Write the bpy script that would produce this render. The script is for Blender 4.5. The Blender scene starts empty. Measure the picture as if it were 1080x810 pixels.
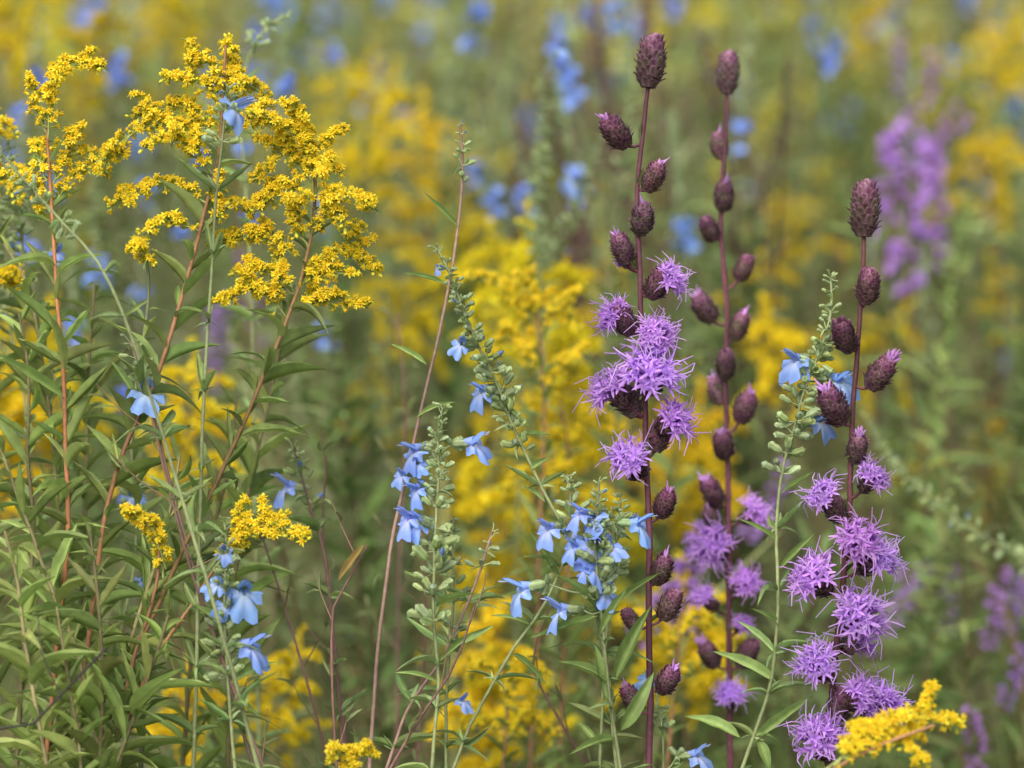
import bpy, math, numpy as np
R=np.random.RandomState(11)
PITCH=math.radians(10); CAM=np.array([0,0,1.05])
FWD=np.array([0,math.cos(PITCH),-math.sin(PITCH)]); RT=np.array([1.,0,0]); UPV=np.array([0,math.sin(PITCH),math.cos(PITCH)])
Z=np.array([0,0,1.])
def at(u,v,d=1.5):
    s=d/3000.0
    return CAM+FWD*d+RT*(u-540)*s-UPV*(v-405)*s
def nrm(a):
    a=np.asarray(a,float); return a/(np.linalg.norm(a)+1e-12)
def frame(z,up=Z):
    z=nrm(z); up=np.asarray(up,float); y=up-z*np.dot(up,z)
    if np.linalg.norm(y)<1e-3: y=np.array([0,1.,0])-z*z[1]
    y=nrm(y); x=np.cross(y,z); return np.stack([x,y,z],axis=1)
def spline(pts,n):
    P=np.array(pts,float)
    if len(P)<3:
        t=np.linspace(0,1,n)[:,None]; return P[0]*(1-t)+P[-1]*t
    L=np.concatenate([[0],np.cumsum(np.linalg.norm(np.diff(P,axis=0),axis=1))]); 
    out=[]
    Q=np.vstack([2*P[0]-P[1],P,2*P[-1]-P[-2]])
    for s in np.linspace(0,L[-1],n):
        i=min(max(np.searchsorted(L,s)-1,0),len(P)-2); t=(s-L[i])/(L[i+1]-L[i]+1e-12)
        a,b,c,d=Q[i],Q[i+1],Q[i+2],Q[i+3]
        out.append(.5*((2*b)+(-a+c)*t+(2*a-5*b+4*c-d)*t*t+(-a+3*b-3*c+d)*t**3))
    return np.array(out)
def arclen(P): return np.concatenate([[0],np.cumsum(np.linalg.norm(np.diff(P,axis=0),axis=1))])
def along(P,L,s):
    p=np.array([np.interp(s,L,P[:,k]) for k in range(3)])
    q=np.array([np.interp(min(s+.004,L[-1]),L,P[:,k]) for k in range(3)]); o=np.array([np.interp(max(s-.004,0),L,P[:,k]) for k in range(3)])
    return p,nrm(q-o)
def gridf(r,c,wrap=False):
    f=[]
    for i in range(r-1):
        for j in range(c if wrap else c-1):
            a=i*c+j;b=i*c+(j+1)%c;d=a+c;e=b+c
            f+=[(a,b,e),(a,e,d)]
    return np.array(f)
def tube(path,rad,sides=6):
    P=np.array(path,float);n=len(P); rad=np.ones(n)*rad
    T=np.gradient(P,axis=0); nn=np.cross(nrm(T[0]),[0.3,1,0.2]); nn=nrm(nn)
    vs=[]; a=np.arange(sides)*2*math.pi/sides
    for i in range(n):
        t=nrm(T[i]); nn=nrm(nn-t*np.dot(nn,t)); b=np.cross(t,nn)
        vs.append(P[i]+rad[i]*(np.cos(a)[:,None]*nn+np.sin(a)[:,None]*b))
    return np.vstack(vs),gridf(n,sides,True)
def ribbon(path,side,w):
    P=np.array(path,float);w=np.asarray(w)[:,None]; side=nrm(side)
    v=np.empty((2*len(P),3)); v[0::2]=P-side*w/2; v[1::2]=P+side*w/2
    return v,gridf(len(P),2)
def lathe(prof,sides=8):
    a=np.arange(sides)*2*math.pi/sides
    v=np.vstack([np.stack([r*np.cos(a),r*np.sin(a),np.full(sides,z)],1) for r,z in prof])
    return v,gridf(len(prof),sides,True)
LEAF,STEM,PETAL,BRACT=0,1,2,3
class B:
    def __init__(s): s.v=[];s.f=[];s.m=[];s.c=[];s.n=0
    def add(s,v,f,m,c):
        v=np.asarray(v,float); c=np.asarray(c,float)
        if c.ndim==1: c=np.tile(c,(len(v),1))
        s.v.append(v);s.f.append(np.asarray(f)+s.n);s.m.append(np.full(len(f),m));s.c.append(c);s.n+=len(v)
    def bake(s):
        s.V=np.vstack(s.v);s.F=np.vstack(s.f);s.M=np.concatenate(s.m);s.C=np.vstack(s.c); return s
    def stamp(s,T,M,p,cm=(1,1,1)):
        s.v.append(T.V@M.T+p);s.f.append(T.F+s.n);s.m.append(T.M);s.c.append(T.C*np.asarray(cm));s.n+=len(T.V)
    def mesh(s,name,mats=None):
        s.bake(); me=bpy.data.meshes.new(name); nf=len(s.F)
        me.vertices.add(len(s.V)); me.vertices.foreach_set('co',s.V.astype(np.float32).ravel())
        me.loops.add(nf*3); me.loops.foreach_set('vertex_index',s.F.astype(np.int32).ravel())
        me.polygons.add(nf); me.polygons.foreach_set('loop_start',np.arange(0,nf*3,3,dtype=np.int32))
        try: me.polygons.foreach_set('loop_total',np.full(nf,3,dtype=np.int32))
        except Exception: pass
        for m in (mats or MATS): me.materials.append(m)
        me.polygons.foreach_set('material_index',s.M.astype(np.int32)); me.polygons.foreach_set('use_smooth',np.ones(nf,bool))
        me.update(calc_edges=True)
        ca=me.color_attributes.new('col','FLOAT_COLOR','POINT'); ca.data.foreach_set('color',np.hstack([np.clip(s.C,0,1),np.ones((len(s.C),1))]).astype(np.float32).ravel())
        return me
    def obj(s,name,mats=None):
        o=bpy.data.objects.new(name,s.mesh(name,mats)); bpy.context.collection.objects.link(o); return o
# ---------- materials
def mkmat(name,rough,transl,nscale,namp,bump=0.0,rand=0.25,gain=1.,simple=False):
    m=bpy.data.materials.new(name);m.use_nodes=True;nt=m.node_tree;N=nt.nodes;L=nt.links;N.clear()
    out=N.new('ShaderNodeOutputMaterial');at_=N.new('ShaderNodeAttribute');at_.attribute_name='col'
    oi=N.new('ShaderNodeObjectInfo');mr2=N.new('ShaderNodeMapRange');mr2.inputs['To Min'].default_value=gain*(1-rand);mr2.inputs['To Max'].default_value=gain*(1+rand)
    L.new(oi.outputs['Random'],mr2.inputs['Value']);src=mr2.outputs[0]
    if not simple:
        tc=N.new('ShaderNodeTexCoord');no=N.new('ShaderNodeTexNoise');no.inputs['Scale'].default_value=nscale;no.inputs['Detail'].default_value=3
        L.new(tc.outputs['Object'],no.inputs['Vector'])
        mr=N.new('ShaderNodeMapRange');mr.inputs['From Min'].default_value=.3;mr.inputs['From Max'].default_value=.7;mr.inputs['To Min'].default_value=1-namp;mr.inputs['To Max'].default_value=1+namp
        L.new(no.outputs['Fac'],mr.inputs['Value'])
        mu=N.new('ShaderNodeMath');mu.operation='MULTIPLY';L.new(mr.outputs[0],mu.inputs[0]);L.new(mr2.outputs[0],mu.inputs[1]);src=mu.outputs[0]
    vm=N.new('ShaderNodeVectorMath');vm.operation='SCALE';L.new(at_.outputs['Color'],vm.inputs[0]);
    if simple: vm.inputs['Scale'].default_value=gain
    else: L.new(src,vm.inputs['Scale'])
    if simple: p=N.new('ShaderNodeBsdfDiffuse');L.new(vm.outputs[0],p.inputs['Color'])
    else:
        p=N.new('ShaderNodeBsdfPrincipled');p.inputs['Roughness'].default_value=rough;p.inputs['Specular IOR Level'].default_value=.3
        L.new(vm.outputs[0],p.inputs['Base Color'])
        if bump:
            bp=N.new('ShaderNodeBump');bp.inputs['Strength'].default_value=bump;bp.inputs['Distance'].default_value=.0006;L.new(no.outputs['Fac'],bp.inputs['Height']);L.new(bp.outputs[0],p.inputs['Normal'])
    if transl:
        t=N.new('ShaderNodeBsdfTranslucent');L.new(vm.outputs[0],t.inputs['Color']);mx=N.new('ShaderNodeMixShader');mx.inputs[0].default_value=transl
        L.new(p.outputs[0],mx.inputs[1]);L.new(t.outputs[0],mx.inputs[2]);L.new(mx.outputs[0],out.inputs['Surface'])
    else: L.new(p.outputs[0],out.inputs['Surface'])
    return m
MATS=[mkmat('leaf_green',.5,.38,160,.18,.3,gain=1.35,rand=.15),mkmat('stem_bark',.6,0,300,.2,.4,gain=1.3),mkmat('petal',.65,.4,250,.06,0,.04),mkmat('bract_scale',.55,0,500,.25,.4,.1,gain=1.15)]
FMATS=[mkmat('far_leaf',.5,.25,0,0,simple=True,gain=1.42),mkmat('far_stem',.5,0,0,0,simple=True,gain=1.2),mkmat('far_petal',.5,.3,0,0,simple=True),mkmat('far_bract',.5,0,0,0,simple=True)]
# ---------- templates
def leafT(curl,fold,shape=.8,wave=0.,n=9,cols=(-1,-.5,0,.5,1)):
    b=B();t=np.linspace(0,1,n); w=np.sin(math.pi*np.clip(t,0,1)**shape)**.85; w[0]=.12;w[-1]=.02
    v=[];c=[]
    for i in range(n):
        y=-curl*t[i]**2; z=t[i]*(1-.25*abs(curl)*t[i])
        for k,x in enumerate(cols):
            v.append((x*w[i]*.5, y+fold*abs(x)*w[i]*.12+wave*math.sin(t[i]*17+x*2)*abs(x)*.012, z)); c.append((1.3,1.25,1.2) if x==0 else (1,1,1))
    b.add(v,gridf(n,len(cols)),LEAF,c); return b.bake()
LEAVES=[leafT(c,f,s,w) for c,f,s,w in [(.1,1,.75,1),(.35,.8,.8,1),(.6,1.2,.7,1),(-.15,1,.8,1.5),(.2,1.5,.65,.5),(.8,.6,.75,1)]]
LEAVLO=[leafT(c,1,.75,0,4,(-1,1)) for c in (.1,.4,.7,-.1)]
def leaf(b,p,d,length,width,col,up=None,lo=False):
    T=(LEAVLO if lo else LEAVES)[R.randint(4 if lo else 6)]
    up=Z+R.normal(0,.45,3) if up is None else up
    M=frame(d,up)@np.diag([width,length,length])
    j=R.uniform(.7,1.25); b.stamp(T,M,p,np.array(col)*j*R.uniform(.92,1.08,3))
def involucre(b,Ln,Rr,rows,per,green):
    def r(t): return Rr*math.sin(math.pi*(.12+.74*t**.9))**.6*(1 if t<.85 else 1-(t-.85)*2.2)
    prof=[(max(r(t)*.9,0.0004),t*Ln) for t in np.linspace(0,.96,9)]+[(.0003,Ln*1.0)]
    v,f=lathe(prof,10); b.add(v,f,BRACT,(.05,.02,.025))
    for i in range(rows):
        t=i/rows*.93; pr=per if i<rows-2 else per-2
        for j in range(pr):
            ph=2*math.pi*(j+.5*(i%2)+R.uniform(-.2,.2))/pr
            rr=r(t);dr=(r(min(t+.05,.98))-r(max(t-.05,0)))/(.1*Ln)
            ro=np.array([math.cos(ph),math.sin(ph),0]);ta=nrm(ro*max(dr,-.9)+Z);no=nrm(np.cross(np.cross(ro,ta),ta))
            no=no if np.dot(no,ro)>0 else -no
            si=np.cross(ta,no); p0=ro*rr*.92+Z*t*Ln; bl=Ln*.22*R.uniform(.8,1.3);bw=Rr*.70
            g=green*R.uniform(.3,1.7); cc=np.array([.078,.024,.046])*(1-g)+np.array([.10,.105,.045])*g
            if t>.62: cc=cc*.7+np.array([.15,.035,.11])*.5
            lift=R.uniform(.14,.48)
            vs=[];cs=[]
            for k,(tt,ww) in enumerate([(0,.6),(.4,1),(.75,.95),(1,.45)]):
                for x in (-1,0,1):
                    vs.append(p0+ta*bl*tt+si*x*ww*bw*.5+no*(Rr*(.05+lift*tt*tt+(0.09 if x==0 else 0))) )
                    e=(abs(x)*.7+ (1 if k==3 else 0)); cs.append(cc*(.75+.5*e)+np.array([.10,.05,.088])*e)
            b.add(vs,gridf(4,3),BRACT,cs)
def budT(L,Rr,g,tip=0):
    b=B();involucre(b,L,Rr,10,10,g)
    for k in range(tip):
        ph=R.uniform(0,6.28);tl=R.uniform(.1,.8);d=nrm([math.cos(ph)*tl,math.sin(ph)*tl,1])
        v,f=tube([d*.001+Z*L*.85,d*.004+Z*L*.9,d*R.uniform(.005,.009)+Z*L*.9],[.0007,.0008,.0002],4);b.add(v,f,PETAL,(.66,.36,.76))
    return b.bake()
def flowerT(nf,spread,sz=1.,L=.012,Rr=.0044):
    b=B();involucre(b,L,Rr,7,7,.4)
    for k in range(nf):
        th=spread*math.sqrt((k+.5)/nf);ph=k*2.39996+R.uniform(-.4,.4);th*=R.uniform(.85,1.1)
        d=np.array([math.sin(th)*math.cos(ph),math.sin(th)*math.sin(ph),math.cos(th)])
        p0=np.array([math.cos(ph),math.sin(ph),0])*Rr*.6*math.sin(th)+Z*L*.9
        tl=.0070*sz*R.uniform(.6,1.2); p1=p0+d*tl*.6;p2=p0+nrm(d+Z*.05)*tl
        col=np.array([.54,.265,.78])*R.uniform(.8,1.12)
        v,f=tube([p0,p1,p2],[.0006,.0007,.0011],5);b.add(v,f,PETAL,col*.9)
        F=frame(d,R.normal(0,1,3))
        a0=R.uniform(0,6.28)
        for j in range(5):
            a=a0+j*2*math.pi/5; o=F@np.array([math.cos(a),math.sin(a),0]);s=F@np.array([-math.sin(a),math.cos(a),0])
            l=.0048*sz*R.uniform(.8,1.25);cu=R.uniform(-.3,.5)
            pts=[p2,p2+d*l*.35+o*l*.25,p2+d*l*.6*(1-cu*.3)+o*l*.65,p2+d*l*(.75-cu*.6)+o*l*1.0]
            v,f=ribbon(pts,s,[.0012,.0015,.0012,.0003]);
            cs=np.vstack([col,col,col*1.1+.02,col*1.1+.02,col*1.18+.04,col*1.18+.04,col*1.2+.08,col*1.2+.08]);b.add(v,f,PETAL,cs)
        for j in range(2):
            o=F@nrm([R.normal(),R.normal(),0]);l=.0095*sz*R.uniform(.6,1.2)
            e=R.normal(0,.2,3)
            pts=[p2,p2+d*l*.4+o*l*.1,p2+d*l*.68+(o+e)*l*.32,p2+d*l*.8+(o+e*2)*l*R.uniform(.5,.95)]
            v,f=tube(pts,[.00024,.00024,.00032,.0002],3);b.add(v,f,PETAL,np.array([.68,.44,.86]))
    return b.bake()
BUDS=[budT(.0166,.0048,.35,0),budT(.0155,.0046,.5,3),budT(.0170,.0050,.25,5)]
OPEN=[budT(.0165,.005,.4,22),budT(.016,.0048,.3,30)]
FLW=[flowerT(34,1.35),flowerT(36,1.5),flowerT(34,1.25),flowerT(30,1.4,.95),flowerT(26,1.1,.9),flowerT(32,1.45,1.05)]
def flo(): 
    b=B();v,f=lathe([(.003,0),(.0052,.007),(.003,.013)],5);b.add(v,f,BRACT,(.10,.05,.06))
    for j in range(16):
        o=nrm(R.normal(0,1,3)+Z*.8);s=np.cross(o,R.normal(0,1,3));v,f=ribbon([o*.001+Z*.011,o*.013+Z*.012],s,[.003,.006]);b.add(v,f,PETAL,np.array([.54,.31,.76])*R.uniform(.8,1.15))
    return b.bake()
FLO=[flo() for _ in range(3)]
YEL=np.array([1.0,.84,.04])
def goldT():
    b=B();v,f=lathe([(.0004,0),(.0009,.0012),(.0010,.0028)],6);b.add(v,f,LEAF,(.42,.44,.06))
    n=R.randint(6,10);a0=R.uniform(0,6)
    for j in range(n):
        a=a0+j*2*math.pi/n+R.uniform(-.3,.3);o=np.array([math.cos(a),math.sin(a),0]);s=np.array([-math.sin(a),math.cos(a),0]);l=.0027*R.uniform(.7,1.2);e=R.uniform(.2,1.2)
        v,f=ribbon([Z*.0026,Z*.0026+o*l*.5+Z*l*.45*e,Z*.0026+o*l+Z*l*.55*e],s,[.0006,.0011,.0004]);b.add(v,f,PETAL,YEL*R.uniform(.9,1.0))
    for j in range(5):
        a=R.uniform(0,6.28);r=R.uniform(0,.0009);q=np.array([math.cos(a)*r,math.sin(a)*r,.0026])
        v,f=tube([q,q+Z*.0012+q*[.4,.4,0],q+Z*.0019+q*[.8,.8,0]],[.0003,.0005,.0002],4);b.add(v,f,PETAL,(.98,.76,.03))
    return b.bake()
def goldbudT():
    b=B();v,f=lathe([(.0003,0),(.0009,.0012),(.0010,.0024),(.0003,.0036)],6);b.add(v,f,LEAF,np.array([(.42,.48,.07)]*12+[(.75,.66,.05)]*12));return b.bake()
GH=[goldT() for _ in range(6)]; GB=goldbudT()
def goldlo():
    b=B()
    for j in range(3):
        o=nrm(R.normal(0,1,3)+Z);s=nrm(np.cross(o,R.normal(0,1,3)));v,f=ribbon([o*-.0005,o*.005],s,[.0028,.0034]);b.add(v,f,PETAL,YEL*R.uniform(.82,.98)*[.98,.95,1])
    return b.bake()
GL=[goldlo() for _ in range(5)]
def calyxT(op):
    b=B();S=10;a=np.arange(S)*2*math.pi/S;prof=[(.0005,0),(.0014,.0012),(.0018,.003),(.0016,.0048),(.0019,.0064)];v=[];c=[]
    for i,(r,z) in enumerate(prof):
        for k in range(S):
            rr=r*(1+.09*(k%2)); zz=z+(op*.0014*math.cos(2*a[k]) if i==4 else 0)
            v.append((rr*math.cos(a[k]),rr*math.sin(a[k]),zz)); c.append(np.array([.29,.36,.18])*(1.25 if k%2 else .75)*(1 if i<4 else 1.2))
    b.add(v,gridf(5,S,True),LEAF,c)
    if not op: v,f=lathe([(.0019,.006),(.0004,.0078)],S);b.add(v,f,LEAF,(.28,.36,.22))
    return b.bake()
CAL=[calyxT(1),calyxT(.6),calyxT(0)]
BL=np.array([.27,.43,.93])
def sageT():
    b=B();b.stamp(CAL[0],np.eye(3),np.zeros(3));bl=BL
    v,f=tube([(0,0,.004),(0,.0004,.007),(0,.0003,.010)],[.0010,.0015,.0022],7);b.add(v,f,PETAL,bl*.8+.12)
    vs=[];cs=[]
    for i,(y,z,w) in enumerate([(.001,.009,.0036),(.0028,.0115,.005),(.0042,.0140,.0044),(.0046,.0162,.0016)]):
        for x in (-1,-.5,0,.5,1): vs.append((x*w*.5*R.uniform(.9,1.1),y-abs(x)**2*w*.35,z));cs.append(bl*(1-.08*i))
    b.add(vs,gridf(4,5),PETAL,cs)
    fv=nrm([0,-.62,.78]);no=nrm([0,.78,.62]);vs=[];cs=[];n=25;rings=[.12,.4,.7,.88,1.];a1=R.uniform(0,6);nw=R.uniform(.8,1.15)
    for q in rings:
        for th in np.linspace(-2.0,2.0,n):
            at_=abs(th)
            r=.0092*(1-.14*math.exp(-(th/.13)**2)) if at_<.62 else (.0092-.0034*math.exp(-((at_-.82)/.16)**2)-.0032*min(1,(at_-.62)/.35))
            r*=(1+.09*math.sin(th*9+a1)); p=np.array([0,-.0012,.0098])+ (fv*math.cos(th)+np.array([1,0,0])*math.sin(th)*nw)*r*q
            p+= -no*(r*q)**2*54*(.6+.4*math.cos(th)) + no*.0010*math.sin(th*7+a1)*q*q
            k=min(1,q*1.4);vs.append(p);cs.append(bl*(.92+.14*math.cos(th*8+a1))*k+np.array([.65,.72,.95])*(1-k))
    b.add(vs,gridf(5,n),PETAL,cs)
    for s in (-1,1):
        v,f=tube([(s*.0004,.001,.01),(s*.0006,.003,.0145),(s*.0008,.0036,.0178)],[.0002,.0002,.0002],3);b.add(v,f,PETAL,(.6,.65,.85))
    return b.bake()
SG=[sageT() for _ in range(6)]
def slo():
    b=B()
    for j in range(3):
        o=nrm(R.normal(0,1,3));s=np.cross(o,R.normal(0,1,3));v,f=ribbon([o*-.002,o*.005,o*.010],s,[.003,.008,.004]);b.add(v,f,PETAL,BL*[1.0,.95,1]*R.uniform(.85,1.05))
    return b.bake()
SLO=[slo() for _ in range(4)]
# ---------- plant builders
def root(P):
    P=[np.array(p) for p in P];t=nrm(P[-1]-P[-2]); h=P[-1][2]
    q1=P[-1]+t*h*.35; P.append(np.array([q1[0],q1[1],max(q1[2],h*.5)])); P.append(np.array([q1[0]+t[0]*h*.15,q1[1],-.02])); return P
def hubpath(pts,d,n=70,ground=True):
    P=[at(p[0],p[1],p[2] if len(p)>2 else d) for p in pts]
    if ground: P=root(P)
    P=spline(P,n); 
    w=np.cumsum(R.normal(0,.00028,(n,3)),axis=0); P[1:]+=w[1:]*.6
    return P
def stem(b,P,r0,r1,col,sides=7):
    L=arclen(P)/arclen(P)[-1];c=np.repeat(np.array(col)[None]*(1+.25*np.sin(L*40+R.uniform(0,6)))[:,None],sides,axis=0)
    v,f=tube(P,r0+(r1-r0)*np.clip(L*1.6,0,1)**.7,sides);b.add(v,f,STEM,c)
def stemleaves(b,P,s0,s1,step,ln,wd,col,ang=.9,lo=False):
    L=arclen(P);s=s0;ph=R.uniform(0,6)
    while s<min(s1,L[-1]*.97):
        p,t=along(P,L,s);ph+=2.4+R.uniform(-.4,.4);F=frame(-t,[0.2,1,0.1]);o=F@np.array([math.cos(ph),math.sin(ph),0])
        d=nrm(-t*R.uniform(.5,1.3)/ang*.9+o*ang+R.normal(0,.12,3))
        k=min(1,.45+(s-s0)/.15)*R.uniform(.55,1.25)
        leaf(b,p,d,ln*k,wd*k,col,-t+R.normal(0,.35,3),lo);s+=step*R.uniform(.6,1.4)
def xleaf(b,u0,v0,u1,v1,w,d=1.5,col=(.12,.19,.06),dd=0):
    p=at(u0,v0,d);q=at(u1,v1,d+dd);l=np.linalg.norm(q-p);T=LEAVES[R.choice([0,1,3,4])]
    M0=frame(q-p,nrm([R.normal(0,.3),-.7,.9])); b.stamp(T,M0@np.diag([w*.0005*d/1.5,l,l]),p,np.array(col)*R.uniform(.85,1.2))
def vcoord(P): return np.array([405-(np.dot(p-CAM,UPV)*3000/np.dot(p-CAM,FWD)) for p in P])
def liatris(name,pts,heads,d,base=(.085,.028,.042)):
    b=B();P=hubpath(pts,d,90);stem(b,P,.0011,.0022,base,8)
    V=vcoord(P)
    for h in heads:
        k,u,v=h[:3];off=h[3] if len(h)>3 else 0
        vs=v+(16 if k!='F' else 24); i=int(np.argmin(abs(V-vs))) ; S=P[i]
        C=at(u,v,d);r=np.linalg.norm((C-S)[[0,2]]);q=.026 if k=='F' else .016
        kk=math.sqrt(max(0,q*q-r*r)); sgn=-1 if off==0 else off; C=C+FWD*kk*sgn*(.8 if k=='F' else .35)
        dr=nrm(C-S+Z*(.003 if k=='F' else .012)); sc=h[4] if len(h)>4 else 1
        T={'B':BUDS[R.randint(3)],'O':OPEN[R.randint(2)],'F':FLW[R.randint(6)],'T':BUDS[0]}[k]
        if k=='T': dr=nrm(P[0]-P[4]); base_=P[0]-dr*.002; sc=1.3
        else: base_=C-dr*(.017 if k=='F' else .0085)
        sc*=R.uniform(.88,1.1)
        if k!='T':
            v_,f_=tube(spline([S,(S+base_)/2+Z*-.001,base_+dr*.001],5),[.0010,.0008,.0008,.0009,.0013],6);b.add(v_,f_,STEM,np.array(base)*1.2)
            if R.rand()<.7: leaf(b,S,nrm(dr+R.normal(0,.3,3)),.012,.0022,(.13,.15,.06))
        tint=R.uniform(.85,1.15)*np.ones(3)*R.uniform(.95,1.05,3)
        if k=='T': S3=np.diag([sc*.92,sc*.92,sc*1.12])
        else: S3=np.eye(3)*sc
        b.stamp(T,frame(dr,R.normal(0,1,3))@S3,base_,tint)
    stemleaves(b,P,.42,2,.02,.05,.004,(.10,.15,.06)); return b.obj(name)
def whorl(b,p,t,size,n):
    ph=R.uniform(0,6);n=max(2,n+R.randint(-2,2))
    for k in range(n):
        a=ph+k*2*math.pi/n+R.uniform(-.6,.6);F=frame(-t,[.3,1,0]);o=F@np.array([math.cos(a),math.sin(a),0]);d=nrm(o*R.uniform(.6,1.3)-t*R.uniform(.0,.9)+R.normal(0,.2,3));pp=p+o*.0008+d*R.uniform(.0005,.0045)*size-t*R.normal(0,.002)
        v,f=tube([p,pp],.0004,3);b.add(v,f,STEM,(.25,.3,.15))
        b.stamp(CAL[R.randint(3)],frame(d,-t)*size*R.uniform(.6,1.12),pp,R.uniform(.75,1.2)*np.array([1,1,R.uniform(.8,1.1)]))
        if R.rand()<.06: v,f=tube([pp+d*.005*size,pp+d*.0085*size],[.0014*size,.0006],5);b.add(v,f,PETAL,BL*.6)
    leaf(b,p,nrm(nrm(R.normal(0,1,3))-t*.3),.010*size,.0024*size,(.22,.30,.13))
def spike(b,P,s0,s1,g0=.0035,g1=.011,n=6,sz=1.):
    L=arclen(P);s=s0
    while s<s1:
        k=(s-s0)/(s1-s0);p,t=along(P,L,s);whorl(b,p,t,sz*(.35+.7*min(1,k*1.5)),n if k>.15 else 4);s+=(g0+(g1-g0)*k)*R.uniform(.7,1.4)
def sage(name,pts,sl,flowers,d=1.5,leaves=(),col=(.17,.20,.09),g1=.011,r=(.0006,.0014),lf=True,n=6,sz=1.,fs=.98):
    b=B();P=hubpath(pts,d,80);stem(b,P,r[0],r[1],col)
    spike(b,P,0.001,sl*.0005*d/1.5,g1=g1,n=n,sz=sz)
    V=vcoord(P)
    for fl in flowers:
        u,v=fl[:2];C=at(u,v,d);i=int(np.argmin(abs(V-(v+4))));S=P[i];dv=C-S;r_=np.linalg.norm(dv);sc=(fl[2] if len(fl)>2 else 1.1)*fs
        if r_>.013:
            dr=nrm(nrm(dv)*[1,0,.5]+[0,-R.uniform(.4,1.3),R.uniform(-.2,.3)])
            S2=C-dr*.010*sc; v_,f_=tube(spline([S,(S+S2)/2-Z*.002,S2],5),.0005,5);b.add(v_,f_,STEM,(.2,.25,.12))
            for _ in range(3): b.stamp(CAL[R.randint(3)],frame(R.normal(0,1,3)+dr)*.9,S2,(1,1,1))
        else: 
            dr=nrm(dv+np.array([R.normal(0,.006),-.011,0])); S2=C-dr*.010*sc
        b.stamp(SG[R.randint(6)],frame(dr,Z+R.normal(0,.35,3))*sc,S2,R.uniform(.85,1.12)*np.ones(3)*R.uniform(.93,1.07,3))
    for l in leaves: xleaf(b,*l[:5],d=d,col=(.16,.235,.07),dd=R.uniform(-.01,.01))
    if lf:
        L=arclen(P);s=sl*.0005+.02
        while s<.6:
            p,t=along(P,L,s);a=R.uniform(0,3.14)
            for a_ in (a,a+3.14):
                o=np.array([math.cos(a_),math.sin(a_)*.7,0]);ln=R.uniform(.014,.03)
                leaf(b,p,nrm(o-t*.6),ln,ln*.15,(.18,.25,.09))
                for _ in range(2): leaf(b,p,nrm(o-t*.6+R.normal(0,.4,3)),ln*.4,ln*.09,(.2,.28,.12))
            s+=R.uniform(.022,.04)
    return b.obj(name)
def raceme(b,P,nh,spread,t0=.12,lo=False,sz=1.,budf=.14):
    L=arclen(P);T=L[-1]
    for i in range(nh):
        k=t0+(1-t0)*(i+R.uniform(0,1))/nh;p,t=along(P,L,k*T);sp=spread*(1-.55*k)*R.uniform(.3,1.1)
        d=nrm(R.normal(0,.75,3)+Z*.75+t*.35);q=p+d*sp
        if lo: b.stamp(GL[R.randint(5)],frame(d,R.normal(0,1,3))*sz,q,R.uniform(.75,1.05)*np.ones(3))
        else:
            v,f=tube([p,(p+q)/2+t*.0004,q],[.0003,.0003,.0003],3);b.add(v,f,STEM,(.34,.38,.1))
            bud=R.rand()<budf or k>.97
            b.stamp(GB if bud else GH[R.randint(6)],frame(nrm(d+t*.3+[0,-.3,0]),R.normal(0,1,3))*sz*R.uniform(.7,1.08),q,np.array([1,R.uniform(.94,1.03),1])*R.uniform(.9,1.0))
            if R.rand()<.12: leaf(b,p,nrm(d+t),.007,.0012,(.2,.28,.08))
def goldenrod(name,pts,branches,d=1.5,col=(.22,.11,.055),leafy=(.04,.6,.007,.036,.0050),lc=(.175,.235,.07),r=(.0007,.0019),dens=1.0,spr=.0042):
    b=B();P=hubpath(pts,d,80);stem(b,P,r[0],r[1],col)
    for br in branches:
        dd=R.uniform(-.02,.02);n=len(br);Q=spline([at(u,v,d+dd*i/(n-1)) for i,(u,v) in enumerate(br)],14)
        Q[1:]+=np.cumsum(R.normal(0,.0005,(13,3)),axis=0)
        v,f=tube(Q,np.linspace(.0006,.0003,14),5);b.add(v,f,STEM,(.24,.28,.09))
        ln=arclen(Q)[-1]; raceme(b,Q,int(ln*1450*dens),spr)
        for k in range(int(ln/.016)):
            i=R.randint(2,12);o=nrm(R.normal(0,.6,3)+nrm(Q[i+1]-Q[i])*.7+Z*.55);l=R.uniform(.008,.027)*(1-.4*i/14)
            q=spline([Q[i],Q[i]+o*l*.6,Q[i]+o*l-Z*.001],5);v,f=tube(q,.0003,3);b.add(v,f,STEM,(.26,.3,.09));raceme(b,q,int(l*1450*dens),.0025,.25)
    if leafy:stemleaves(b,P,*leafy[:2],*leafy[2:],lc)
    return b.obj(name)
# ================= HERO PLANTS =================
liatris('blazing_star_plant',[(684,88),(679,130),(671,200),(674,270),(675,330),(678,400),(679,480),(681,560),(680,640),(682,730),(680,812)],
 [('T',683,65),('B',651,142,0,1.1),('B',689,187),('B',677,232),('B',656,262,0,1.05),('F',640,262,1,.35),('B',693,300),('F',716,290,0,.75),('F',636,324,0,.85),('B',658,338),('F',697,346,0,.98),('F',686,392,0,1.15),
 ('F',640,408,0,1.08),('F',717,438,0,1.0),('F',661,482,0,1.05),('B',664,424,1),('B',696,460,1),('B',701,530),('B',697,600),('B',706,638),('B',704,716),('B',663,650,1,.8),('B',665,735,1,.9)],1.5)
liatris('blazing_star_plant',[(767,95),(764,150),(759,225),(763,290),(767,340),(765,400),(767,480),(769,560),(771,680),(773,812)],
 [('T',767,75),('B',759,152,1),('B',763,208),('B',747,241),('B',785,282),('B',744,327),('B',779,344),('B',765,385),('B',757,412,1),('B',785,432),('B',751,520),('B',762,470),('F',746,570,0,.95),('F',803,533,0,.9),('F',792,606,0,.9),('B',750,545),
 ('F',735,622,0,.8),('F',790,645,0,.6),('O',748,690),('B',787,690),('F',770,720,0,.7)],1.68)
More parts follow.
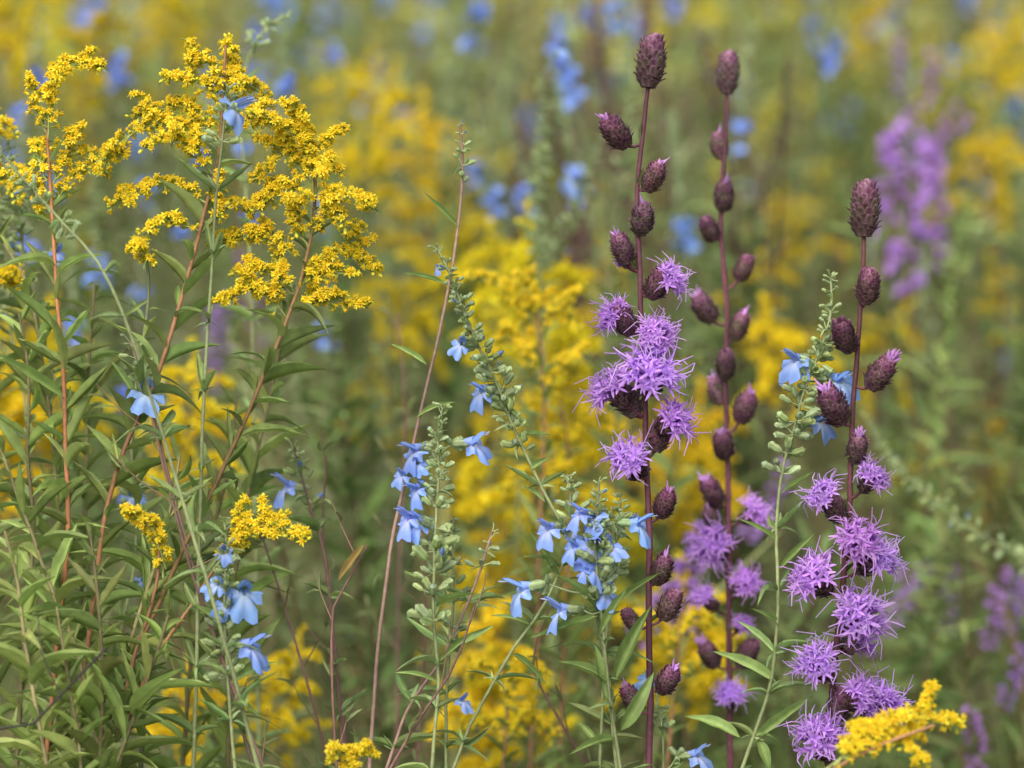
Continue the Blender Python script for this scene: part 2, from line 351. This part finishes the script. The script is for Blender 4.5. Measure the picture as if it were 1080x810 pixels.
liatris('blazing_star_plant',[(911,245),(910,300),(906,360),(902,420),(900,480),(899,540),(893,620),(885,700),(878,812)],
 [('T',914,218),('B',914,304),('B',890,356,0,1.15),('O',926,396,0,1.25),('B',880,432,0,1.25),('O',903,472,0,.95),('F',925,493,0,.75),('F',861,518,0,.92),('F',903,564,0,1.05),('F',928,583,0,.95),('F',852,604,0,1.08),('F',906,645,0,1.15),('F',912,672,1,.9),('F',855,692,0,.95),
 ('F',912,727,0,.9),('F',938,740,0,.95),('F',862,770,0,1.05),('B',880,535,0,1),('B',885,745)],1.49,base=(.10,.034,.042))
# ---- blue sages
sage('blue_sage_plant',[(485,130),(488,165),(486,210),(478,270),(465,340),(448,410),(432,480),(412,570),(398,680),(388,812)],75,[],1.5,
 [(484,240,445,205,5),(470,300,425,285,5),(450,385,412,360,6),(440,440,478,415,6)],col=(.17,.11,.09),g1=.013,lf=False,n=3,sz=.7)
sage('blue_sage_plant',[(461,262),(474,290),(486,325),(500,360),(518,395),(535,440),(553,480),(575,525),(605,580),(625,640),(640,720),(650,812)],235,[(487,362,.9),(508,411,1.2),(463,282,.45)],1.5,
 [(530,425,555,455,5),(545,460,582,456,5),(560,495,580,480,7),(575,530,550,505,5)],g1=.0085,n=6)
sage('blue_sage_plant',[(467,430),(462,460),(463,500),(460,540),(458,590),(457,650),(462,720),(455,812)],230,[(436,474,1.3),(500,466,1.3),(438,515,1.1),(430,545,1.3),(443,549,1.2),(424,500,.8),(440,488,.8)],1.49,
 [(458,620,425,600,6),(460,640,500,620,6),(462,700,500,660,6),(460,720,420,700,6)],g1=.014,n=8,sz=1.25)
sage('blue_sage_plant',[(478,545),(476,580),(478,620),(474,680),(470,740),(470,812)],150,[(488,738,.8)],1.52,[],g1=.015,n=4)
sage('blue_sage_plant',[(632,508),(630,540),(628,580),(630,620),(634,660),(640,720),(652,812)],130,[(578,556,1.2),(612,540,1.1),(626,572,1.6),(642,575,1.1),(628,600,1.2),(674,552,1.3),(640,622,1.1),(615,600,.9),(590,642,1.4),(549,620,1.5),(625,545,1.2),(605,575,1.)],1.48,
 [(634,668,660,618,10),(650,715,686,632,15),(640,740,622,680,14),(655,770,692,712,16),(632,650,560,680,7),(640,720,590,690,9),(628,640,590,600,7),(640,640,700,600,6),(648,780,600,790,9)],g1=.010,n=8,sz=1.15)
sage('blue_sage_plant',[(598,500),(604,540),(600,580),(575,640),(540,690),(500,760),(480,812)],60,[(600,560,.8)],1.5,[(590,610,560,560,7),(560,660,520,640,6),(540,690,580,720,6)],g1=.01,n=5)
sage('blue_sage_plant',[(655,520),(652,550),(645,600),(640,650),(636,700),(630,812)],90,[(668,548,.8)],1.5,[],g1=.011,n=7,sz=1.1)
sage('blue_sage_plant',[(876,292),(878,330),(866,370),(850,410),(840,450),(826,500),(820,560),(822,640),(815,720),(785,812)],235,[(838,378,1.3),(886,400,1.4),(866,442,1.2),(850,384,.8),(882,420,.9)],1.5,
 [(822,600,860,560,7),(820,570,780,545,5),(818,720,752,682,14),(822,690,892,660,10),(890,662,905,642,4),(780,778,725,742,14),(790,786,862,738,12),(824,520,862,500,5),(822,660,795,640,7),(800,780,815,812,12)],g1=.0095,n=7,sz=1.15)
sage('blue_sage_plant',[(236,545),(240,580),(238,620),(240,680),(245,750),(250,812)],170,[(232,615,1.),(258,622,1.6),(265,680,1.5),(235,580,.8),(240,638,.9)],1.45,[(240,660,200,640,10),(244,720,290,690,9)],g1=.013,n=6)
sage('blue_sage_plant',[(137,360),(150,400),(165,450),(180,510),(200,580),(230,680),(270,812)],60,[(155,412,1.5)],1.5,[],col=(.17,.12,.09),n=4)
sage('blue_sage_plant',[(240,90),(236,130),(228,200),(222,300),(215,420),(210,600),(205,812)],70,[(250,112,1.4)],1.46,[],n=4)
sage('blue_sage_plant',[(0,160),(25,190),(60,230),(110,290),(150,400),(200,560),(240,700),(270,812)],120,[],1.42,[],g1=.012,n=4,sz=.85)
sage('blue_sage_plant',[(310,470),(322,520),(340,580),(352,680),(362,812)],60,[(303,512,1.4)],1.58,[],col=(.12,.07,.06),n=4)
sage('blue_sage_plant',[(135,500),(142,540),(140,600),(120,700),(110,812)],50,[(140,522,1.1),(150,612,.8)],1.6,[],n=4)
sage('blue_sage_plant',[(695,745),(698,770),(700,830)],40,[(735,795,1.2),(684,715,1.0)],1.52,[],n=6)
sage('blue_sage_plant',[(915,440),(935,480),(975,520),(1020,555),(1080,590),(1160,640)],330,[],1.95,[],g1=.014,n=4,sz=1.0)
sage('blue_sage_plant',[(8,150),(20,220),(32,300),(60,400),(90,520),(110,812)],160,[(60,265,.9)],1.62,[],g1=.012,n=5,sz=1.)
sage('blue_sage_plant',[(-10,180),(5,260),(10,340),(30,450),(40,812)],160,[],1.7,[],g1=.010,n=6,sz=1.1)
sage('blue_sage_plant',[(305,15),(280,30),(262,60),(255,120),(262,220),(270,400),(275,812)],70,[],1.75,[],g1=.012,n=4,sz=.9)
sage('blue_sage_plant',[(520,560),(500,620),(470,690),(430,750),(400,830)],40,[],1.51,[],col=(.17,.11,.09),n=3,sz=.7)
sage('blue_sage_plant',[(570,80),(572,140),(566,220),(570,330),(580,500),(585,812)],200,[(590,50,1.)],2.1,[],g1=.012,n=4,sz=1.)
sage('blue_sage_plant',[(640,130),(620,190),(600,240),(560,300),(550,420),(545,812)],180,[(606,190,1.4)],2.2,[],g1=.012,n=4,sz=1.)
sage('blue_sage_plant',[(660,30),(664,100),(655,180),(640,300),(635,500),(630,812)],180,[],2.3,[],g1=.012,n=4,sz=1.)
# ---- goldenrods
goldenrod('goldenrod_plant',[(238,48),(234,100),(230,160),(218,215),(203,275),(186,335),(165,400),(135,465),(112,540),(100,620),(90,700),(80,812)],
 [[(232,120),(236,80),(237,46)],[(232,125),(215,90),(172,86)],[(230,150),(195,112),(135,118)],[(228,165),(180,130),(126,150),(112,175)],[(232,120),(255,92),(282,106)],[(226,185),(190,150),(150,160)],[(232,140),(265,125),(300,140)],[(219,215),(180,195),(140,205),(115,224)],[(232,105),(222,70),(200,66)],[(212,245),(178,232),(148,247)],[(216,235),(250,215),(265,228)]],1.5)
goldenrod('goldenrod_plant',[(325,130),(332,180),(330,235),(318,290),(300,345),(280,395),(255,455),(225,520),(195,580),(165,650),(125,730),(100,812)],
 [[(330,200),(322,150),(268,122)],[(330,180),(320,130),(305,116)],[(331,195),(300,160),(268,187)],[(332,190),(345,170),(342,190)],[(330,220),(300,195),(272,222)],[(331,225),(365,205),(393,222)],[(325,250),(355,225),(368,240)],[(320,275),(285,250),(240,252),(222,264)],
 [(318,290),(365,265),(401,285)],[(312,305),(345,290),(375,295)],[(305,330),(350,315),(388,324)],[(302,335),(262,305),(220,320)],[(325,260),(310,240),(320,205)],[(310,310),(280,285),(252,292)]],1.5,col=(.2,.12,.05),dens=1.15)
goldenrod('goldenrod_plant',[(60,95),(50,130),(52,190),(56,250),(60,320),(66,400),(68,480),(70,560),(60,660),(45,812)],
 [[(50,150),(55,85),(80,66),(108,68)],[(52,200),(75,165),(118,165)],[(52,220),(80,180),(104,187)],[(50,140),(42,110),(62,92)],[(50,190),(40,160),(62,150)],[(54,225),(35,190),(12,180)]],1.5,col=(.26,.11,.05),dens=.95)
goldenrod('goldenrod_plant',[(150,250),(158,300),(150,370),(140,450),(145,530),(155,620),(150,812)],[[(150,270),(140,258),(158,275)]],1.53,col=(.12,.14,.06))
goldenrod('goldenrod_plant',[(-40,80),(-30,200),(-20,330),(-10,500),(0,812)],[[(-30,150),(-10,120),(20,140)],[(-28,240),(0,190),(20,215)],[(-20,330),(5,290),(30,300)]],1.6,col=(.2,.14,.06))
goldenrod('goldenrod_plant',[(150,545),(168,580),(160,640),(140,700),(120,812)],[[(175,600),(160,555),(125,535)],[(172,610),(165,570),(160,560)]],1.47,dens=.8)
goldenrod('goldenrod_plant',[(250,575),(225,600),(200,640),(160,700),(110,812)],[[(225,600),(260,558),(290,556),(328,566)],[(235,590),(265,565),(300,570)]],1.47,dens=.8,spr=.0035)
goldenrod('goldenrod_plant',[(985,765),(930,785),(880,812),(850,850)],[[(870,812),(920,770),(965,762),(1008,768)],[(880,808),(900,780),(930,772)],[(890,800),(930,785),(970,776)]],1.36,leafy=None,dens=1.4,spr=.005)
goldenrod('goldenrod_plant',[(375,795),(372,812),(370,850)],[[(368,830),(378,800),(395,800)],[(368,830),(360,800),(348,806)]],1.42,leafy=None)
goldenrod('goldenrod_plant',[(560,300),(570,360),(575,450),(570,600),(560,812)],[[(570,350),(530,300),(480,295)],[(570,360),(590,320),(610,345)],[(572,400),(540,350),(520,370)],[(572,420),(600,380),(608,400)],[(570,340),(560,300),(545,290)]],1.85,dens=1.2,spr=.006)
goldenrod('goldenrod_plant',[(590,420),(600,480),(600,560),(590,812)],[[(600,480),(570,430),(545,440)],[(600,490),(625,440),(650,460)],[(600,530),(570,490),(530,510)],[(600,560),(630,520),(650,540)]],1.9,dens=1.2,spr=.006)
goldenrod('goldenrod_plant',[(530,700),(535,750),(530,830)],[[(533,740),(515,700),(500,715)],[(533,750),(550,700),(570,720)],[(533,770),(500,760),(480,780)],[(533,780),(560,750),(585,775)]],1.75,dens=1.3,spr=.006)
goldenrod('goldenrod_plant',[(720,640),(715,700),(705,812)],[[(716,680),(740,650),(765,662)],[(715,700),(690,660),(670,672)],[(714,720),(740,690),(760,705)]],1.8,dens=1.2,spr=.006)
for pts,d in [([(20,330),(30,400),(28,480),(35,560),(25,660),(15,812)],1.56),([(0,470),(25,540),(50,610),(85,700),(110,812)],1.46),([(95,560),(105,640),(110,720),(105,812)],1.44),([(190,480),(175,560),(150,640),(120,720),(60,812)],1.5),
              ([(5,560),(20,620),(30,700),(50,812)],1.43),([(180,640),(165,690),(140,760),(120,812)],1.44),([(250,420),(240,500),(215,600),(200,700),(190,812)],1.62),([(310,300),(285,420),(262,520),(245,640),(240,812)],1.6),([(100,300),(92,400),(90,520),(85,640),(70,812)],1.6),
              ([(0,250),(30,300),(45,380),(60,480),(65,600),(60,812)],1.58),([(60,640),(70,700),(80,760),(85,812)],1.43)]:
    goldenrod('goldenrod_plant',pts,[],d,leafy=(.005,.6,.0070,.044,.0066),lc=np.array([.20,.26,.075])*R.uniform(.8,1.15),col=R.choice([.16,.1])*np.array([1.1,.95,.45]))
b=B();P=hubpath([(112,684),(85,700),(66,738),(40,762),(0,768),(-60,760)],1.38,40);v,f=tube(P,.0007,5);b.add(v,f,STEM,(.02,.018,.016))
v,f=tube(spline([at(66,738,1.38),at(45,690,1.38),at(40,650,1.39)],10),.0004,4);b.add(v,f,STEM,(.03,.02,.02));b.obj('dry_grass_stem')
for pts,d,c in [([(388,575),(375,600),(352,640),(350,720),(355,812)],1.5,0),([(345,480),(340,560),(350,660),(368,812)],1.62,1),([(420,330),(428,450),(422,600),(420,812)],1.85,1),([(275,560),(300,640),(330,740),(350,812)],1.6,1),([(160,440),(190,560),(215,640),(280,812)],1.45,1),([(580,640),(560,700),(590,760),(620,812)],1.6,1),([(500,640),(480,700),(440,760),(400,830)],1.47,1),([(445,560),(450,640),(440,812)],1.7,1)]:
    b=B();P=hubpath(pts,d,40);stem(b,P,.0005,.0013,(.13,.07,.06))
    if c==0: xleaf(b,357,612,390,572,9,1.5,(.25,.18,.06))
    L=arclen(P)
    for q in np.arange(.01,.4,.035):
        p,t=along(P,L,q);o=nrm(R.normal(0,1,3)*[1,.5,.3]-t*1.1);l=R.uniform(.01,.04);v,f=tube(spline([p,p+o*l*.6,p+o*l+Z*.004],5),[.0005,.0004,.0004,.0003,.0002],4);b.add(v,f,STEM,(.15,.1,.06))
        for _ in range(2): leaf(b,p+o*l*R.uniform(.3,1),nrm(o+R.normal(0,.6,3)),.012,.002,(.18,.22,.09))
    b.obj('withered_weed')
# ================= MASS PLANTING =================
def rotm(tilt):
    a,b_,c=R.normal(0,tilt),R.normal(0,tilt),R.uniform(0,6.28)
    rx=np.array([[1,0,0],[0,math.cos(a),-math.sin(a)],[0,math.sin(a),math.cos(a)]]);ry=np.array([[math.cos(b_),0,math.sin(b_)],[0,1,0],[-math.sin(b_),0,math.cos(b_)]]);rz=np.array([[math.cos(c),-math.sin(c),0],[math.sin(c),math.cos(c),0],[0,0,1]])
    return rx@ry@rz
def inst(T,par,p,s=1.,tilt=.08,tv=.22):
    s=np.array([s,s,s]) if np.isscalar(s) else np.array(s)
    par.stamp(T,rotm(tilt)@np.diag(s),np.array(p),R.uniform(1-tv,1+tv)*R.uniform(.94,1.06,3))
def g_proto(k):
    b=B();P=spline([(0,0,.07),(.003,0,0),(R.normal(0,.01),0,-.2),(R.normal(0,.03),0,-.6),(0,0,-1.1)],16);stem(b,P,.0007,.0022,(.16,.12,.06),4)
    nb=R.randint(7,12)
    for j in range(nb):
        q=j/nb;z0=-.07+.12*q;a=j*2.4+R.uniform(-.5,.5);l=(.07-.035*q)*R.uniform(.5,1.4);o=np.array([math.cos(a),math.sin(a),0])
        Q=spline([(0,0,z0),o*l*.5+Z*(z0+l*.5),o*l+Z*(z0+l*.3)],8);v,f=tube(Q,.0005,3);b.add(v,f,STEM,(.2,.2,.07));raceme(b,Q,int(l*900),.0065,.15,True,1.2)
    Q=spline([(0,0,.02),(0,.004,.06),(.005,0,.085)],6);raceme(b,Q,24,.006,0,True,1.2)
    stemleaves(b,P,.12,.6,.014,.045,.0065,(.14,.20,.07),lo=True);return b.bake()
PG=[g_proto(k) for k in range(6)]
def leafy_proto(k,col,scol,ln,wd,step):
    b=B()
    for s in range(2):
        x=R.normal(0,.03);y=R.normal(0,.03);h=R.uniform(.8,1.0);P=spline([(x+R.normal(0,.04),y,h),(x+R.normal(0,.015),y,h*.7),(x*.6,y*.6,h*.3),(x*.3,y*.3,0)],14);stem(b,P,.0007,.002,scol,4)
        stemleaves(b,P,.01,.7,step,ln,wd,col,lo=True)
        if R.rand()<.7: 
            L=arclen(P)
            for q in np.arange(.01,.12,.009):
                p,t=along(P,L,q)
                for _ in range(4): leaf(b,p,nrm(R.normal(0,1,3)-t),.009,.004,np.array(col)*1.4,lo=True)
    return b.bake()
PL=[leafy_proto(0,(.15,.20,.07),(.14,.12,.06),.05,.008,.009),leafy_proto(1,(.18,.22,.10),(.16,.14,.08),.04,.007,.009),leafy_proto(2,(.12,.17,.06),(.12,.06,.05),.06,.009,.011),
    leafy_proto(3,(.20,.24,.13),(.17,.17,.10),.035,.008,.008),leafy_proto(4,(.18,.21,.055),(.15,.08,.06),.045,.006,.012),leafy_proto(5,(.11,.07,.06),(.09,.04,.045),.03,.004,.016),leafy_proto(6,(.12,.17,.06),(.10,.06,.05),.055,.010,.008)]
def s_proto(k):
    b=B();P=spline([(.01,0,.13),(0,0,.05),(R.normal(0,.01),0,-.1),(R.normal(0,.04),0,-.6),(0,0,-1.1)],16);stem(b,P,.0006,.0018,(.16,.17,.1),4)
    L=arclen(P)
    for s in np.arange(0,.17,.008):
        p,t=along(P,L,s)
        for _ in range(4): leaf(b,p,nrm(R.normal(0,1,3)-t*.5),.008,.004,(.24,.30,.17),lo=True)
    for j in range(R.randint(6,9)):
        o=nrm(R.normal(0,1,3));b.stamp(SLO[R.randint(4)],frame(o)*1.2,np.array([0,0,R.normal(0,.010)])+o*.006)
    stemleaves(b,P,.2,.7,.018,.04,.005,(.17,.22,.10),lo=True);return b.bake()
PS=[s_proto(k) for k in range(4)]
def l_proto(k):
    b=B();P=spline([(0,0,.11),(.004,0,0),(-.004,0,-.2),(0,0,-1.1)],16);stem(b,P,.001,.0022,(.1,.05,.045),4);L=arclen(P)
    for s in np.arange(.0,.2,.013):
        p,t=along(P,L,s);a=R.uniform(0,6.28);o=np.array([math.cos(a),math.sin(a),.5]);b.stamp(FLO[R.randint(3)],frame(nrm(o)),p+o*.006)
    return b.bake()
PLi=[l_proto(k) for k in range(2)]
def clump(k):
    b=B()
    for s in range(14):
        x,y=R.uniform(-.35,.35,2);h=R.uniform(.5,.85);P=spline([(x+R.normal(0,.05),y,h),(x,y,h*.5),(x,y,0)],6);c=np.array([.18,.225,.085])*R.uniform(.6,1.4)*np.array([R.uniform(.85,1.2),1,R.uniform(.7,1.3)])
        v,f=tube(P,.0022,3);b.add(v,f,STEM,(.16,.12,.08));stemleaves(b,P,.0,h*.6,.022,.08,.02,c,lo=True)
        if R.rand()<.16:
            for q in range(45): d=R.normal(0,1,3)*[.035,.035,.035];b.stamp(GL[R.randint(5)],frame(R.normal(0,1,3))*2.8,P[0]+d,R.uniform(.8,1.)*np.ones(3))
        elif R.rand()<.12:
            for q in range(6): b.stamp(SLO[R.randint(4)],frame(R.normal(0,1,3))*1.9,P[0]+R.normal(0,1,3)*[.012,.012,.02])
    return b.bake()
PC=[clump(k) for k in range(8)]
def grass(k,col):
    b=B()
    for s in range(34):
        x,y=R.normal(0,.06,2);h=R.uniform(.25,.6);o=nrm([x,y,0.02])*R.uniform(.05,.3);o[2]=0
        P=[np.array([x,y,0]),np.array([x,y,h*.5])+o*.25,np.array([x,y,h*.85])+o*.65,np.array([x,y,h*.9])+o]
        v,f=ribbon(spline(P,6),nrm(np.cross(o+.001,Z)+R.normal(0,.3,3)),[.004,.0045,.004,.0036,.003,.001]);b.add(v,f,LEAF,np.array(col)*R.uniform(.6,1.3))
    return b.bake()
PGr=[grass(0,(.16,.22,.07)),grass(1,(.22,.24,.10)),grass(2,(.20,.16,.08))]
gold=B();sg=B();li=B();gr=B();fo=B()
near=[(560,335,2.2,1.1),(588,355,2.3,.9),(530,305,2.6,.9),(535,385,2.5,.9),(603,450,2.4,1.1),(590,500,2.3,1.1),(545,545,2.4,1.1),(625,480,2.5,.9),(520,590,2.5,.9),(530,715,2.1,1.0),(548,765,2.1,.9),(505,790,2.1,.8),
 (725,490,2.6,1),(720,520,2.5,.9),(738,660,2.2,.8),(712,700,2.2,.9),(820,390,2.5,.9),(798,330,2.8,.8),(200,450,2.05,.8),(185,478,2.1,.7),(15,395,2.2,1),(35,440,2.3,1),(8,470,2.2,1),(60,400,2.5,1),(305,730,1.95,.6),(205,765,1.95,.7),(290,765,2.0,.5),
 (400,150,3.,1.1),(375,125,3.5,1),(445,175,3.2,1.1),(470,240,3.1,1),(365,190,3.3,1),(180,20,4.5,1.3),(400,85,5,1.),(70,15,6,1.3),(20,60,4.5,1),(500,290,3,1),(430,330,2.8,.9),(400,440,3.2,1),
 (1045,195,4,1.2),(1065,330,4,1.2),(1000,100,5,1.4),(905,300,5,1),(1050,480,3.5,1),(1072,520,3.5,1),(965,510,4,1),(830,250,4,1),(850,130,6,1.5),(930,50,6,1.3),(1060,60,5,1.3),(640,320,3,.9),(710,440,3,.9),(500,660,2.6,.8),(445,240,4,1),(880,200,5,1),(655,590,2.7,1),(620,650,2.6,.8),(540,480,2.8,1),(480,520,3,.8),(100,60,3,.9),(20,30,3,.9)]
for u,v,d,s in near: inst(PG[R.randint(6)],gold,at(u,v,d),s*.92,.25,.08)
for i in range(90):
    d=3.2+18*R.rand()**1.2;x=R.uniform(-1,1)*(.18*d*1.4+.4)
    if -.04<x/d<.09 and R.rand()<.85: continue
    inst(PG[R.randint(6)],gold,(x,d,R.uniform(.35,.75)),R.uniform(.9,1.3),.25,.1)
for u,v,d,s in [(502,20,3.,1.2),(590,50,2.8,.9),(600,85,2.8,1),(648,12,3.2,1.1),(98,12,3.,1),(875,65,3.2,1.1),(857,30,4,1.),(778,138,2.8,.8),(605,190,2.6,.9),(522,210,2.6,.8),(552,208,2.7,.9),(720,242,2.8,.9),(45,85,2.6,.9),(300,90,2.6,.8),(30,260,2.3,.8),(100,290,2.4,.8),(345,350,2.5,.7),(75,345,2.3,.6),(150,315,2.5,.7),
 (140,520,2,.6),(265,230,2.6,.7),(128,80,3.,1),(620,15,4,1),(710,5,4,1.2),(500,180,3.,.8),(1060,378,3.5,.6),(960,160,3.8,.8),(160,200,2.8,.8),(60,200,2.8,.8),(20,120,2.6,.7),(190,240,2.5,.6),(260,160,2.4,.6),(130,420,2.4,.6),(350,60,3.4,.8),(425,120,3.6,.8),(210,165,2.2,.6),(270,40,3,.8),(1000,60,4,.9)]: inst(PS[R.randint(4)],sg,at(u,v,d),s,.1,.1)
for i in range(22):
    d=3+14*R.rand();x=R.uniform(-1,1)*(.18*d*1.4+.4);inst(PS[R.randint(4)],sg,(x,d,R.uniform(.6,.85)),R.uniform(.9,1.2),.1,.1)
for u,v,d,s in [(958,240,2.9,.85),(978,225,3.0,.75),(940,232,3.0,.7),(990,165,3.2,.5),(970,105,3.4,.5),(945,75,3.6,.4),(1000,640,2.4,.3),(945,640,2.3,.3),(970,632,2.5,.3),(1045,650,2.3,.35),(1068,715,2.2,.3),(1028,790,2.1,.3),(1068,640,2.4,.3),(230,370,3,.5),(262,330,3,.5),(800,540,2.4,.4),(700,640,2.0,.4),(725,620,2.0,.4)]: inst(PLi[R.randint(2)],li,at(u,v,d),s,.35,.1)
for i in range(380):
    d=1.85+4.6*R.rand()**.9;x=R.uniform(-1,1)*(.18*d*1.3+.2);inst(PL[R.choice(7,p=[.18,.17,.15,.16,.1,.12,.12])],fo,(x,d,-.02),(1,1,R.uniform(.55,.93)),.08)
for i in range(26): # dark seed-stalk stand behind the blazing stars
    d=R.uniform(2.5,4.2);x=d*R.uniform(.0,.09);inst(PL[5],fo,(x,d,-.02),(1,1,R.uniform(.8,1.02)),.05)
for i in range(290):
    d=5+19*R.rand()**1.0;x=R.uniform(-1,1)*(.18*d*1.25+.5);inst(PC[R.randint(8)],fo,(x,d,-.02),R.uniform(.85,1.15),.03)
for i in range(60):
    d=24+26*R.rand();x=R.uniform(-1,1)*(.18*d*1.2+.5);inst(PC[R.randint(8)],fo,(x,d,-.02),R.uniform(1.1,1.7),.03)
for i in range(200):
    d=2.2+18*R.rand()**1.5;x=R.uniform(-1,1)*(.18*d*1.3+.4);inst(PGr[R.choice(3,p=[.4,.3,.3])],gr,(x,d,-.01),R.uniform(.8,1.25),.05)
gold.obj('goldenrod_drift',FMATS);sg.obj('blue_sage_drift',FMATS);li.obj('blazing_star_drift',FMATS);gr.obj('meadow_grass',FMATS);fo.obj('meadow_foliage',FMATS)
# ---------- ground
me=bpy.data.meshes.new('ground');n=90;xs=np.sinh(np.linspace(-5,5,n))*4;V=[(x,y+20,.03*math.sin(x*1.3)*math.cos(y*.9) if abs(x)<40 and abs(y)<60 else 0) for y in xs for x in xs]
me.from_pydata(V,[],[(i*n+j,i*n+j+1,(i+1)*n+j+1,(i+1)*n+j) for i in range(n-1) for j in range(n-1)])
o=bpy.data.objects.new('ground',me);bpy.context.collection.objects.link(o);o.location.z=-.04
m=bpy.data.materials.new('meadow_soil');m.use_nodes=True;nt=m.node_tree;p=nt.nodes['Principled BSDF'];p.inputs['Roughness'].default_value=.95
no=nt.nodes.new('ShaderNodeTexNoise');no.inputs['Scale'].default_value=3;no.inputs['Detail'].default_value=9;tc=nt.nodes.new('ShaderNodeTexCoord');nt.links.new(tc.outputs['Object'],no.inputs['Vector'])
cr=nt.nodes.new('ShaderNodeValToRGB');cr.color_ramp.elements[0].color=(.055,.065,.03,1);cr.color_ramp.elements[1].color=(.16,.18,.075,1);cr.color_ramp.elements[0].position=.35;cr.color_ramp.elements[1].position=.65
nt.links.new(no.outputs['Fac'],cr.inputs[0]);nt.links.new(cr.outputs[0],p.inputs['Base Color']);me.materials.append(m)
# ---------- light
sc=bpy.context.scene;w=bpy.data.worlds.new('World');sc.world=w;w.use_nodes=True;nt=w.node_tree;bg=nt.nodes['Background'];sk=nt.nodes.new('ShaderNodeTexSky');sk.sky_type='NISHITA';sk.sun_disc=False
EL,AZ=math.radians(52),math.radians(200)
sk.sun_elevation=EL;sk.sun_rotation=AZ;sk.dust_density=5;nt.links.new(sk.outputs[0],bg.inputs[0]);bg.inputs[1].default_value=.15
sl=bpy.data.lights.new('sun','SUN');sl.energy=4.2;sl.angle=math.radians(60);sl.color=(1,.96,.89);so=bpy.data.objects.new('sun',sl);bpy.context.collection.objects.link(so)
from mathutils import Vector
sd=Vector((math.sin(AZ)*math.cos(EL),math.cos(AZ)*math.cos(EL),math.sin(EL)));so.rotation_euler=sd.to_track_quat('Z','Y').to_euler();so.location=sd*10
# ---------- camera
c=bpy.data.cameras.new('camera');co=bpy.data.objects.new('camera',c);bpy.context.collection.objects.link(co);co.location=CAM;co.rotation_euler=(math.radians(80),0,0)
c.lens=100;c.sensor_width=36;c.clip_start=.05;c.clip_end=2000;c.dof.use_dof=True;c.dof.focus_distance=1.5;c.dof.aperture_fstop=5.6
sc.camera=co
sc.view_settings.view_transform='Standard';sc.view_settings.look='None';sc.view_settings.exposure=0
print('TRIS',sum(len(m.polygons) for m in bpy.data.meshes))
